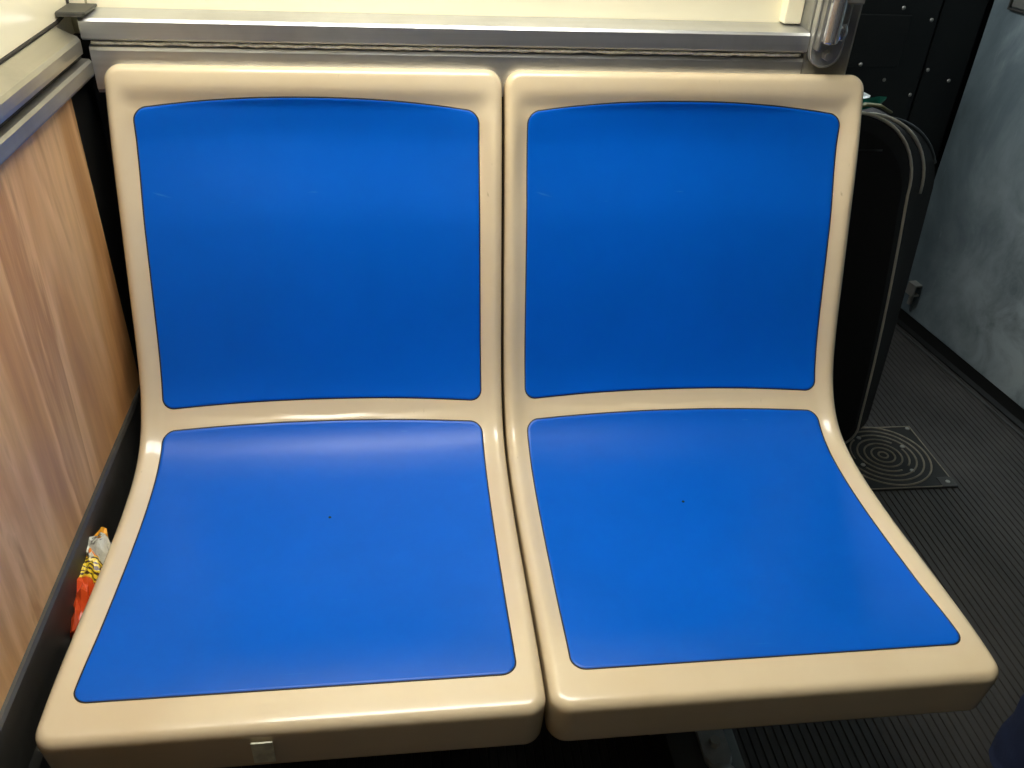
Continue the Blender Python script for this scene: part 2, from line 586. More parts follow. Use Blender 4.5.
def rr_ring(a, s0, s1, R, t, nl=150, ns=44, nc=9):
    """outline of a rounded rectangle shrunk by t: list of (x, s)"""
    A = a - t; lo = s0 + t; hi = s1 - t; r = max(R - t, 0.0004)
    r = min(r, A * 0.999)
    out = []
    def lerp(p, q, k): return (p[0] + (q[0] - p[0]) * k, p[1] + (q[1] - p[1]) * k)
    def arc(cx, cs, a0):
        return [(cx + r * math.cos(a0 + math.pi / 2 * k / nc), cs + r * math.sin(a0 + math.pi / 2 * k / nc)) for k in range(nc)]
    # right side going to larger s, then front, left side, top
    out += [lerp((A, lo + r), (A, hi - r), k / nl) for k in range(nl)]
    out += arc(A - r, hi - r, 0)
    out += [lerp((A - r, hi), (-A + r, hi), k / ns) for k in range(ns)]
    out += arc(-A + r, hi - r, math.pi / 2)
    out += [lerp((-A, hi - r), (-A, lo + r), k / nl) for k in range(nl)]
    out += arc(-A + r, lo + r, math.pi)
    out += [lerp((-A + r, lo), (A - r, lo), k / ns) for k in range(ns)]
    out += arc(A - r, lo + r, 3 * math.pi / 2)
    return out


def rings_mesh(rings, fill=True):
    vs_, fs = [], []
    n = len(rings[0])
    for r in rings: vs_ += r
    for i in range(len(rings) - 1):
        for k in range(n):
            a = i * n + k; b_ = i * n + (k + 1) % n
            fs.append((a, b_, b_ + n, a + n))
    return vs_, fs, n


def build_seat_frame(parent):
    a = SEAT_W / 2; R = 0.020; er = 0.0105
    rings = []
    def skirt(s):
        return 0.030 + 0.019 * sstep(S_LEN - 0.12, S_LEN - 0.02, s)
    base = rr_ring(a, 0, S_LEN, R, 0)
    # inner lip of skirt, skirt bottom, skirt rows
    for (off, k) in ((0.0045, 1.0), (0.003, 1.0), (0.0012, 1.0), (0.0004, 0.985), (0.0, 0.93), (0.0, 0.6), (0.0, 0.3)):
        ring = rr_ring(a, 0, S_LEN, R, off)
        rings.append([surf(s, x, -er - skirt(s) * k) for (x, s) in ring])
    inner_down = [surf(s, x, -er - 0.002) for (x, s) in rr_ring(a, 0, S_LEN, R, 0.0045)]
    rings.insert(0, inner_down)
    for j in range(0, 9):
        th = math.pi / 2 * j / 8
        t = er * (1 - math.cos(th)); h = -er * (1 - math.sin(th))
        rings.append([surf(s, x, h) for (x, s) in rr_ring(a, 0, S_LEN, R, t)])
    ts = [er + 0.004 * k for k in range(1, 9)] + [er + 0.032 + 0.010 * k for k in range(1, 18)]
    ts = [t for t in ts if t < a - 0.004] + [a - 0.0015]
    for t in ts:
        rings.append([surf(s, x) for (x, s) in rr_ring(a, 0, S_LEN, R, t)])
    vs_, fs, n = rings_mesh(rings)
    # close the last slit: right side vertices bridge to left side ones
    last = (len(rings) - 1) * n
    nl, ns, nc = 150, 44, 9
    for k in range(nl):
        A = last + k; B = last + k + 1
        # matching index on the left side runs backwards
        C_ = last + nl + nc + ns + nc + (nl - k - 1); D_ = C_ + 1
        fs.append((A, B, C_, D_ % (last + n) if D_ >= last + n else D_))
    return mesh_obj('seat_shell', vs_, fs, M_CREAM, parent)


def build_panel(name, parent, s0, s1, a0, a1, R, arch0, arch1, lift=0.0007):
    """a0/a1 half width at s0/s1; arch: centre of the edge shifted toward the top of the seat"""
    am = max(a0, a1)
    def warp(x, s):
        v = (s - s0) / (s1 - s0)
        v = min(1.3, max(-0.3, v))
        half = a0 + (a1 - a0) * v
        bow = 1 - abs(x / am) ** 2.2
        ds = -(arch0 * (1 - v) ** 2 + arch1 * max(v, 0) ** 2) * bow
        return x * half / am, s + ds
    rings = []
    def mk(t, h):
        return [surf(*(lambda q: (q[1], q[0]))(warp(x, s)), h) for (x, s) in rr_ring(am, s0, s1, R, t, 70, 60, 12)]
    rings.append(mk(0.0, -0.001)); rings.append(mk(0.0, lift * 0.5)); rings.append(mk(0.0004, lift))
    mx = min(am, (s1 - s0) / 2)
    ts = [0.003, 0.006, 0.010] + [0.016 + 0.007 * k for k in range(60)]
    ts = [t for t in ts if t < mx - 0.006]
    for t in ts: rings.append(mk(t, lift))
    vs_, fs, n = rings_mesh(rings)
    last = (len(rings) - 1) * n
    # fill the remaining centre strip with a small grid by bridging the long sides
    nl, ns, nc = 70, 60, 12
    for k in range(nl):
        A = last + k; B = A + 1
        C_ = last + nl + nc + ns + nc + (nl - k - 1); D_ = C_ + 1
        fs.append((A, B, C_, D_ if D_ < last + n else last))
    # caps at both remaining short ends
    top = [last + k for k in range(nl, nl + nc + ns + nc + 1)]
    bot = [last + (k % n) for k in range(nl + nc + ns + nc + nl, n + 1)]
    fs.append(tuple(top)); fs.append(tuple(bot))
    o = mesh_obj(name, vs_, fs, M_BLUE, parent)
    # dark seam round the panel
    rings = [mk(-0.0015, 0.0001), mk(-0.0013, 0.00035), mk(0.0006, 0.0004)]
    vs2, fs2, n = rings_mesh(rings)
    mesh_obj('edge_seam', vs2, fs2, M_SEAM, o)
    return o


def copy_tree(o, parent=None):
    c = o.copy()
    COL.objects.link(c)
    c.parent = parent
    for ch in o.children:
        copy_tree(ch, c)
    return c


seat = empty('passenger_seat', (-0.2275, 0, 0))
tag(seat, 'blue and cream moulded seat on the left, next to the wood panelled wall', 'seat', 'moulded double seat')
build_seat_frame(seat)
build_panel('backrest_panel', seat, S_BT, S_BB, 0.1980, 0.1985, 0.0135, 0.014, 0.008)
build_panel('seat_panel', seat, S_ST, S_SB, 0.1980, 0.2010, 0.0140, 0.008, 0.0)
# recessed fixing hole in the pan
sp = s_of(-0.143, 0.452)
pt = surf(sp, 0.010, 0.0008)
bm = bmesh.new(); bm_cyl(bm, (pt[0], pt[1], pt[2] - 0.001), (pt[0], pt[1], pt[2] + 0.0004), 0.0022, 0.0016, 12)
bm_obj('fixing_screw', bm, M_SEAM, seat)

seat2 = copy_tree(seat)
seat2.location = (0.2290, 0, 0)
for _c in seat2.children:
    if _c.name.startswith('fixing_screw'): _c.location.x = -0.028
seat2['label'] = 'blue and cream moulded seat on the right, beside the aisle and the black suitcase'

# glare on the left seat's front lip, put in as a pale patch
# (part of that seat only)
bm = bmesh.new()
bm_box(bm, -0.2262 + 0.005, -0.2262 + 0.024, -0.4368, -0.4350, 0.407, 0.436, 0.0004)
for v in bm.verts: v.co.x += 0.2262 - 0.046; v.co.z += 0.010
o = bm_obj('lip_glare', bm, simple('painted_glare', (205, 208, 188), 0.4, 0.0, var=0.25, scale=90), seat)
o['label'] = 'pale patch standing for glare on the lip'

# seat support: pedestal under the pair
ped = empty('seat_pedestal', (0.277, -0.15, 0))
tag(ped, 'dark steel seat support with a bolted foot bracket under the right seat', 'seat support')
bm = bmesh.new()
bm_box(bm, -0.058, 0.040, -0.30, 0.20, 0.0, 0.080, 0.004)
bm_obj('base_rail', bm, M_POST, ped, True, 40)
bm = bmesh.new()
bm_box(bm, -0.035, 0.030, 0.06, 0.16, 0.078, 0.375, 0.006)
bm_obj('post', bm, M_POST, ped, True, 40)
bm = bmesh.new()
bm_box(bm, -0.50, 0.12, 0.05, 0.17, 0.365, 0.392, 0.006)
bm_obj('cross_beam', bm, M_POST, ped, True, 40)
bm = bmesh.new()
out = [(0.019, 0.06), (-0.019, 0.06)] + [(0.019 * math.cos(math.pi + math.pi * k / 14), -0.118 + 0.019 * math.sin(math.pi + math.pi * k / 14)) for k in range(15)]
bm_extrude_profile(bm, out, 'z', 0.079, 0.088)
bmesh.ops.bevel(bm, geom=[e for e in bm.edges if e.verts[0].co.z > 0.087 and e.verts[1].co.z > 0.087], offset=0.003, segments=3, affect='EDGES')
for v in bm.verts: v.co.x += 0.004
M_ZINC = simple('worn_zinc', (176, 180, 180), 0.3, 0.35, var=0.15, scale=60)
bm_obj('mounting_bracket', bm, M_ZINC, ped, True, 35)
bm = bmesh.new(); bmesh.ops.create_uvsphere(bm, u_segments=24, v_segments=12, radius=1.0)
for v in bm.verts: v.co = Vector((0.004 + v.co.x * 0.021, -0.140 + v.co.y * 0.016, 0.079 + max(0, v.co.z) * 0.014))
bm_obj('bracket_toe', bm, M_ZINC, ped, True)
bm = bmesh.new(); bm_cyl(bm, (0.004, -0.100, 0.088), (0.004, -0.100, 0.097), 0.0082, 0.0072, 6)
bm_obj('bolt', bm, M_SCREW, ped)

# ------------------------------------------------------------------ grab pole bracket at the partition end
gp = empty('grab_pole', (0.393, 0.13, 0.90))
tag(gp, 'chrome grab pole in a bolted steel bracket above the right seat', 'grab pole')


def stadium(w, z0, z1, n=12, cx=0.0):
    o = []
    for k in range(n + 1):
        an = math.pi + math.pi * k / n
        o.append((cx + w * math.cos(an), z0 + w * math.sin(an)))
    for k in range(n + 1):
        an = math.pi * k / n
        o.append((cx + w * math.cos(an), z1 + w * math.sin(an)))
    return o


def gcyl(p0, p1, r, r1=None, n=32):
    b_ = bmesh.new(); bm_cyl(b_, p0, p1, r, r1, n); return b_


bm = bmesh.new(); bm_extrude_profile(bm, stadium(0.0205, 0.008, 0.075, 14, 0.001), 'y', 0.017, 0.008)
bmesh.ops.bevel(bm, geom=[e for e in bm.edges if abs(e.verts[0].co.y - e.verts[1].co.y) < 1e-6], offset=0.0015, segments=2, affect='EDGES')
bm_obj('back_plate', bm, M_BRACKET2, gp, True, 35)
bm = bmesh.new(); bm_sweep(bm, [(q[0], 0.0085, q[1]) for q in stadium(0.0190, 0.008, 0.075, 14, 0.001)], 0.0014, 6, closed=True)
bm_obj('plate_rim', bm, M_BRACKET2, gp, True)
bm = bmesh.new(); bm_sweep(bm, [(-0.004, -0.005, 0.022), (-0.004, -0.005, 0.3), (-0.004, -0.005, 1.145)], 0.0098, 28)
bm_obj('tube', bm, M_CHROME, gp, True, 50)
bm = bmesh.new(); bmesh.ops.create_uvsphere(bm, u_segments=24, v_segments=12, radius=0.0087)
for v in bm.verts: v.co = Vector(((v.co.x * 1.12) - 0.004, v.co.y * 1.12 - 0.005, v.co.z * 0.5 + 0.022))
bm_obj('tube_end', bm, M_CHROME, gp, True)
bm = gcyl((0.002, 0.009, 0.003), (0.002, 0.000, 0.003), 0.0060, 0.0055, 6)
bm_obj('bolt', bm, M_SCREW, gp)
bm = bmesh.new(); bmesh.ops.create_uvsphere(bm, u_segments=20, v_segments=12, radius=0.0075)
for v in bm.verts: v.co = Vector((v.co.x + 0.0135, v.co.y * 0.8 + 0.006, v.co.z * 1.4 + 0.030))
bm_obj('dome_nut', bm, M_CHROME, gp, True)
bm = bmesh.new(); bm_box(bm, -0.0165, -0.0125, -0.004, 0.009, 0.010, 0.070, 0.001)
bm_obj('clamp_flange', bm, M_BRACKET, gp)
bm = bmesh.new(); bm_box(bm, -0.014, 0.026, -0.010, 0.009, 0.064, 0.072, 0.002)
bm_obj('clamp_flange', bm, M_BRACKET, gp)

# ------------------------------------------------------------------ black riveted panel on the far wall
rp = empty('riveted_panel', (0.9, YF, 0.0))
tag(rp, 'black metal panel dotted with small rivets behind the suitcase', 'wall panel')
bm = bmesh.new()
bm_box(bm, -0.60, 0.195, 0.0, 0.012, 0.05, 1.60, 0.002)
bm_obj('sheet', bm, M_BLACKP, rp)
bm = bmesh.new()
bm_box(bm, 0.199, 0.306, 0.002, 0.012, 0.05, 1.60, 0.002)
bm_obj('edge_strip', bm, M_BLACKW, rp)
bm = bmesh.new()
bm_box(bm, -0.12, 0.13, -0.004, 0.001, 0.66, 0.775, 0.002)
bm_obj('access_plate', bm, M_BLACKW, rp)
RIV = [(1.006, .789), (1.081, .765), (1.007, .631), (1.109, .655), (1.170, .631), (1.083, .597), (0.937, .666), (0.897, .749)]
for (x, z) in RIV + [(0.86, 0.60), (1.006, 0.95), (1.109, 0.95)]:
    bm = bmesh.new(); bmesh.ops.create_uvsphere(bm, u_segments=12, v_segments=8, radius=0.0045)
    on_plate = 0.78 < x < 1.03 and 0.66 < z < 0.775
    for v in bm.verts: v.co = Vector((v.co.x + x - 0.9, v.co.y * 0.6 - (0.004 if on_plate else 0.0), v.co.z + z))
    bm_obj('rivet', bm, M_RIVET, rp, True)

# ------------------------------------------------------------------ grey steel door on the right (wall runs a few degrees off square)
WX, WY, WR = 1.220, 1.000, math.radians(7.1)
WM = Matrix.Translation((WX, WY, 0)) @ Matrix.Rotation(WR, 4, 'Z')
dp = empty('steel_door', (WX, WY, 0.034))
dp.rotation_euler = (0, 0, WR)
tag(dp, 'scuffed blue-grey steel door across the aisle on the right', 'door panel')
bm = bmesh.new()
bm_box(bm, 0.0, 0.014, -2.6, 0.055, 0.0, 1.75, 0.002)
bm_obj('sheet', bm, M_GREY, dp)
bm = bmesh.new()
for (a0, a1, b0, b1) in ((-0.07, 0.0, 0.800, 0.805), (-0.07, 0.0, 0.769, 0.774), (-0.07, -0.065, 0.769, 0.805), (-0.005, 0.0, 0.769, 0.805)):
    bm_box(bm, -0.008, 0.0, a0, a1, b0, b1, 0.001)
bm_obj('latch_frame', bm, M_STEEL_DK, dp)
bm = bmesh.new(); bm_box(bm, -0.006, 0.0, -0.062, -0.008, 0.776, 0.798, 0.002)
bm_obj('latch', bm, M_BRACKET, dp)
bm = bmesh.new()
bm_box(bm, -0.020, 0.0, -0.010, 0.020, 0.028, 0.033, 0.001)
bm_box(bm, -0.022, -0.017, -0.010, 0.020, 0.028, 0.060, 0.001)
bm_box(bm, -0.022, 0.0, -0.010, 0.020, 0.056, 0.061, 0.001)
bm_cyl(bm, (-0.010, 0.005, 0.0), (-0.010, 0.005, 0.030), 0.006)
for v in bm.verts: v.co += Vector((0, -0.02, 0.035))
bm_obj('catch', bm, M_SCREW, dp)
bm = bmesh.new(); bm_box(bm, 0.016, 0.04, -2.6, 0.12, 0.0, ZC)
w = struct(bm_obj('wall_right', bm, M_BLACKW)); w.matrix_world = WM
bm = bmesh.new()
prof = [(0.015, 0.0), (-0.016, 0.0), (-0.016, 0.004), (-0.004, 0.008), (0.004, 0.034), (0.015, 0.034)]
bm_extrude_profile(bm, prof, 'y', -2.6, 0.055)
w = struct(bm_obj('baseboard_right', bm, M_BLACKW)); w.matrix_world = WM
bm = bmesh.new(); bm_box(bm, -0.036, -0.030, -2.6, 0.055, 0.0, 0.004, 0.001)
w = struct(bm_obj('trim_shade4', bm, M_POST)); w.matrix_world = WM

# ------------------------------------------------------------------ floor hatch
ht = empty('floor_hatch', (0.900, 0.437, 0))
tag(ht, 'square black floor hatch with worn concentric ring ridges', 'floor hatch')
H = 0.105
bm = bmesh.new(); bm_box(bm, -H, H, -H, H, 0.0002, 0.0035, 0.0012)
bm_obj('plate', bm, M_HATCH, ht)
bm = bmesh.new()
holes = [(0.058, math.radians(32)), (0.058, math.radians(-58)), (0.075, math.radians(118)), (0.072, math.radians(200))]
for k in range(7):
    r = 0.010 + 0.0147 * k
    segs = []
    N = 96
    keep = []
    for i in range(N):
        an = 2 * math.pi * i / N
        ok = True
        for hr, ha in holes:
            if abs(hr - r) < 0.010:
                px, py = r * math.cos(an) - hr * math.cos(ha), r * math.sin(an) - hr * math.sin(ha)
                if math.hypot(px, py) < 0.013: ok = False
        keep.append(ok)
    # runs
    if all(keep):
        bm_sweep(bm, [(r * math.cos(2 * math.pi * i / N) - 0.008, r * math.sin(2 * math.pi * i / N) + 0.005, 0.0036) for i in range(N)], 0.0022, 6, closed=True)
    else:
        st = next(i for i in range(N) if keep[i] and not keep[i - 1])
        run = []
        for j in range(N + 1):
            i = (st + j) % N
            if keep[i] and j < N: run.append(i)
            else:
                if len(run) > 2:
                    bm_sweep(bm, [(r * math.cos(2 * math.pi * q / N) - 0.008, r * math.sin(2 * math.pi * q / N) + 0.005, 0.0036) for q in run], 0.0022, 6)
                run = []
bm_obj('ring_ridges', bm, M_HATCHR, ht, True)
# raised worn border
bm = bmesh.new()
bm_sweep(bm, [(-H + .004, -H + .004, .0035), (H - .004, -H + .004, .0035), (H - .004, H - .004, .0035), (-H + .004, H - .004, .0035)], 0.0018, 6, closed=True)
bm_obj('border', bm, M_HATCHR, ht, True)
for hr, ha in holes + [(0.132, math.radians(45)), (0.132, math.radians(135))]:
    bm = bmesh.new(); bm_cyl(bm, (hr * math.cos(ha), hr * math.sin(ha), 0.003), (hr * math.cos(ha), hr * math.sin(ha), 0.0052), 0.0052, 0.0045, 16)
    bm_obj('screw', bm, M_SCREW, ht)
bm = bmesh.new(); bm_box(bm, 0.070, 0.104, -0.104, -0.074, 0.0034, 0.0052, 0.001)
bm_obj('corner_tab', bm, simple('worn_tab', (70, 70, 68), 0.4), ht)
bm = bmesh.new(); bm_cyl(bm, (0.088, -0.090, 0.005), (0.088, -0.090, 0.0066), 0.005, 0.0045, 16)
bm_obj('screw', bm, M_SCREW, ht)

# ------------------------------------------------------------------ suitcase
SC = (0.64, 0.51, 0.0)
sc_ = empty('suitcase', (0.645, 0.51, 0.0))
tag(sc_, 'upright black fabric suitcase with grey piping standing behind the right seat', 'suitcase')


def case_outline(xl, xbt, xtp, z0, z1, Rt, Rb, n=14):
    """rounded outline; right side slants from xbt (bottom) to xtp (top)"""
    o = []
    def xr(z): return xbt + (xtp - xbt) * max(0, (z - z0) / (z1 - z0)) ** 1.5
    for k in range(n + 1):                       # bottom right
        an = -math.pi / 2 + math.pi / 2 * k / n
        o.append((xr(z0) - Rb + Rb * math.cos(an), z0 + Rb + Rb * math.sin(an)))
    for k in range(1, 12):
        z = z0 + Rb + (z1 - Rt - z0 - Rb) * k / 12
        o.append((xr(z), z))
    for k in range(n + 1):
        an = math.pi / 2 * k / n
        o.append((xr(z1 - Rt) - Rt + Rt * math.cos(an) , z1 - Rt + Rt * math.sin(an)))
    for k in range(1, 8):
        o.append((xr(z1 - Rt) - Rt + (xl + Rt - xr(z1 - Rt) + Rt) * k / 8, z1))
    for k in range(n + 1):
        an = math.pi / 2 + math.pi / 2 * k / n
        o.append((xl + Rt + Rt * math.cos(an), z1 - Rt + Rt * math.sin(an)))
    for k in range(1, 12):
        o.append((xl, z1 - Rt - (z1 - Rt - z0 - Rb) * k / 12))
    for k in range(n + 1):
        an = math.pi + math.pi / 2 * k / n
        o.append((xl + Rb + Rb * math.cos(an), z0 + Rb + Rb * math.sin(an)))
    return o


sections = [  # y, xl, x bottom, x top, z0, z1
    (0.408, 0.47, 0.775, 0.696, 0.075, 0.728),
    (0.414, 0.455, 0.786, 0.708, 0.058, 0.742),
    (0.420, 0.450, 0.790, 0.713, 0.052, 0.748),
    (0.440, 0.440, 0.804, 0.742, 0.040, 0.741),
    (0.465, 0.430, 0.820, 0.774, 0.030, 0.729),
    (0.500, 0.425, 0.864, 0.824, 0.016, 0.712),
    (0.600, 0.425, 0.864, 0.824, 0.016, 0.708),
    (0.615, 0.432, 0.857, 0.816, 0.022, 0.700),
]
rings = []
for (y, xl, xb, xt, z0, z1) in sections:
    rings.append([(q[0] - SC[0], y - SC[1], q[1]) for q in case_outline(xl, xb, xt, z0, z1, 0.140, 0.045)])
vs_, fs, n = rings_mesh(rings)
fs.append(tuple(range(n))); fs.append(tuple(range((len(rings) - 1) * n, len(rings) * n)))
mesh_obj('body', vs_, fs, M_BAG, sc_, smooth=True)
bpy.data.objects['body'].data.set_sharp_from_angle(angle=math.radians(45))
bm = bmesh.new()
bm_sweep(bm, [(q[0] - SC[0], 0.4185 - SC[1], q[1]) for q in case_outline(0.45, 0.791, 0.714, 0.052, 0.749, 0.140, 0.045)], 0.0028, 8, closed=True)
bm_obj('piping', bm, M_PIPE, sc_, True)
ol = case_outline(0.428, 0.822, 0.776, 0.030, 0.731, 0.140, 0.045)
ol = [q for q in ol if q[1] > 0.55 and q[0] > 0.60]
bm = bmesh.new()
bm_sweep(bm, [(q[0] - SC[0], 0.466 - SC[1], q[1] + 0.0005) for q in ol], 0.0034, 8)
bm_obj('piping', bm, M_PIPE, sc_, True)
ol = case_outline(0.425, 0.865, 0.825, 0.016, 0.7125, 0.140, 0.045)
ol = [q for q in ol if q[1] > 0.62 and q[0] > 0.60]
bm = bmesh.new()
bm_sweep(bm, [(q[0] - SC[0], 0.505 - SC[1], q[1]) for q in ol], 0.0055, 10)
bm_obj('corner_guard', bm, M_BAGTRIM, sc_, True)
# pocket seam across the front
bm = bmesh.new()
bm_sweep(bm, [(0.48 - SC[0] + i * 0.018, 0.4090 - SC[1], 0.690) for i in range(11)], 0.0022, 6)
bm_obj('pocket_zip', bm, M_BAGTRIM, sc_, True)
# webbing loop at the shoulder
bm = bmesh.new()
bm_sweep(bm, [(0.600 - SC[0], 0.44 - SC[1], 0.748), (0.625 - SC[0], 0.435 - SC[1], 0.757), (0.650 - SC[0], 0.435 - SC[1], 0.755), (0.672 - SC[0], 0.44 - SC[1], 0.744)], 0.008, 8, flat=0.35)
bm_obj('carry_loop', bm, M_TAN, sc_, True)
bm = bmesh.new()
bm_sweep(bm, catmull([(0.53 - SC[0], 0.52 - SC[1], 0.722), (0.54 - SC[0], 0.52 - SC[1], 0.75), (0.585 - SC[0], 0.52 - SC[1], 0.757), (0.60 - SC[0], 0.52 - SC[1], 0.722)], 6), 0.009, 8, flat=0.5)
bm_obj('top_handle', bm, M_BAGTRIM, sc_, True)
for x in (0.47, 0.81):
    bm = bmesh.new(); bm_cyl(bm, (x - SC[0] - 0.01, 0.575 - SC[1], 0.022), (x - SC[0] + 0.01, 0.575 - SC[1], 0.022), 0.022, n=20)
    bm_obj('wheel', bm, M_BAGTRIM, sc_, True, 40)

# small teal and white tag tucked on the suitcase top
tg = empty('folded_leaflet', (0.632, 0.45, 0.748))
tag(tg, 'small white and teal folded leaflet on top of the suitcase', 'leaflet')


def leaf(name, pts, thick, mat, parent):
    b_ = bmesh.new()
    A = [b_.verts.new(p) for p in pts]
    B = [b_.verts.new(Vector(p) + Vector((0, 0.0, -thick))) for p in pts]
    n_ = len(pts)
    for i in range(n_): b_.faces.new((A[i], A[(i + 1) % n_], B[(i + 1) % n_], B[i]))
    b_.faces.new(A); b_.faces.new(B)
    return bm_obj(name, b_, mat, parent)


leaf('white_fold', [(-0.05, 0.035, 0.022), (-0.020, 0.035, 0.026), (0.004, 0.030, 0.020), (0.020, 0.018, 0.014), (0.0, -0.004, 0.012), (-0.05, -0.004, 0.010)], 0.004, M_WHITE, tg)
leaf('teal_fold', [(-0.05, -0.004, 0.010), (0.0, -0.006, 0.016), (0.026, 0.0, 0.018), (0.041, 0.004, 0.016), (0.028, -0.004, 0.008), (0.0, -0.010, 0.003), (-0.05, -0.006, 0.000)], 0.004, M_TEAL, tg)

# ------------------------------------------------------------------ snack wrapper in the gap by the wall
wr = empty('snack_wrapper', (-0.4650, -0.204, 0.400))
wr.scale = (1, 0.88, 0.92)
tag(wr, 'crumpled orange and yellow snack wrapper wedged between left seat and wall', 'wrapper')


def mat_wrapper():
    m, nt, b = new_mat('orange_foil')
    tc = nt.nodes.new('ShaderNodeTexCoord')
    sep = nt.nodes.new('ShaderNodeSeparateXYZ')
    nt.links.new(tc.outputs['Object'], sep.inputs[0])
    mr = nt.nodes.new('ShaderNodeMapRange')
    mr.inputs['From Min'].default_value = -0.085; mr.inputs['From Max'].default_value = 0.07
    nt.links.new(sep.outputs['Y'], mr.inputs['Value'])
    r = ramp(nt, mr.outputs[0], [(0.0, lin((196, 70, 28))), (0.35, lin((214, 78, 30))), (0.55, lin((222, 100, 40))), (0.8, lin((232, 168, 40)))])
    n = tex_noise(nt, 60, 3, 0.5, tc.outputs['Object'])
    bump(nt, b, n.outputs['Fac'], 0.6, 0.002)
    # yellow printed band with brown strokes round the middle
    wv = nt.nodes.new('ShaderNodeTexWave'); wv.bands_direction = 'Y'
    wv.inputs['Scale'].default_value = 55; wv.inputs['Distortion'].default_value = 5
    wv.inputs['Detail Scale'].default_value = 3
    nt.links.new(tc.outputs['Object'], wv.inputs['Vector'])
    st = ramp(nt, wv.outputs['Fac'], [(0.35, lin((70, 40, 15))), (0.5, lin((236, 206, 50)))])
    band = ramp(nt, mr.outputs[0], [(0.40, (0, 0, 0, 1)), (0.42, (1, 1, 1, 1)), (0.60, (1, 1, 1, 1)), (0.62, (0, 0, 0, 1))])
    mx = nt.nodes.new('ShaderNodeMix'); mx.data_type = 'RGBA'
    nt.links.new(band.outputs['Color'], mx.inputs['Factor'])
    nt.links.new(r.outputs['Color'], mx.inputs['A']); nt.links.new(st.outputs['Color'], mx.inputs['B'])
    nt.links.new(mx.outputs['Result'], b.inputs['Base Color'])
    b.inputs['Roughness'].default_value = 0.3
    return m


def mat_foil():
    m, nt, b = new_mat('silver_white_foil')
    v = coords(nt)
    n = tex_noise(nt, 70, 4, 0.7, v, 1.5)
    r = ramp(nt, n.outputs['Fac'], [(0.36, lin((70, 66, 60))), (0.44, lin((205, 205, 190))), (0.7, lin((228, 228, 214)))])
    nt.links.new(r.outputs['Color'], b.inputs['Base Color'])
    b.inputs['Roughness'].default_value = 0.35
    bump(nt, b, n.outputs['Fac'], 0.5, 0.002)
    return m


def crumple(name, path, radf, mat, parent, n=14, seed=1, squash=0.55):
    rnd = random.Random(seed)
    vs_, fs = [], []
    N = len(path)
    for i, p in enumerate(path):
        for k in range(n):
            an = 2 * math.pi * k / n
            r = radf(i / (N - 1)) * (1 + rnd.uniform(-0.22, 0.22))
            vs_.append((p[0] + r * math.cos(an) * squash, p[1] + rnd.uniform(-0.002, 0.002), p[2] + r * math.sin(an)))
    for i in range(N - 1):
        for k in range(n):
            a = i * n + k; b_ = i * n + (k + 1) % n
            fs.append((a, b_, b_ + n, a + n))
    fs.append(tuple(range(n))); fs.append(tuple(range((N - 1) * n, N * n)))
    return mesh_obj(name, vs_, fs, mat, parent, smooth=False)


path = [(-0.004 + 0.002 * math.sin(i), -0.082 + i * 0.0105, 0.012 + 0.0030 * i) for i in range(12)]
crumple('foil_bag', path, lambda t: 0.006 + 0.015 * math.sin(math.pi * min(1, t * 0.9 + 0.08)) ** 0.7, mat_wrapper(), wr, seed=4)
path = [(-0.001, 0.000 + i * 0.008, 0.030 + 0.003 * i) for i in range(6)]
crumple('silver_lining', path, lambda t: 0.015 + 0.009 * math.sin(math.pi * t), mat_foil(), wr, seed=9)
path = [(-0.001, 0.034 + i * 0.006, 0.042 + 0.003 * i) for i in range(4)]
crumple('yellow_flap', path, lambda t: 0.017 - 0.010 * t, simple('yellow_foil', (226, 160, 40), 0.3, var=0.25, scale=80), wr, seed=21)
path = [(0.0, -0.093 + 0.004 * i, 0.006 + 0.001 * i) for i in range(4)]
crumple('torn_corner', path, lambda t: 0.003 + 0.006 * t, simple('foil_edge', (200, 196, 190), 0.3, 0.3), wr, n=8, seed=5)

# ------------------------------------------------------------------ person standing at the aisle (only trouser and coat hem in view)
PX, PY = 0.775, -0.400
pr = empty('person', (PX, PY, 0))
pr.rotation_euler = (0, 0, math.radians(-90))
tag(pr, 'person standing beside the right seat in navy jeans and long black coat', 'person')


def skin_obj(name, nodes, edges, mat, parent, sub=2):
    me = bpy.data.meshes.new(name)
    me.from_pydata([n_[0] for n_ in nodes], edges, [])
    o = link(bpy.data.objects.new(name, me), parent)
    sk = o.modifiers.new('skin', 'SKIN')
    for i, n_ in enumerate(nodes):
        r = n_[1]
        me.skin_vertices[0].data[i].radius = r if isinstance(r, tuple) else (r, r)
        me.skin_vertices[0].data[i].use_root = (i == 0)
    sk.use_smooth_shade = True
    ss = o.modifiers.new('sub', 'SUBSURF'); ss.levels = sub; ss.render_levels = sub
    me.materials.append(mat)
    return o


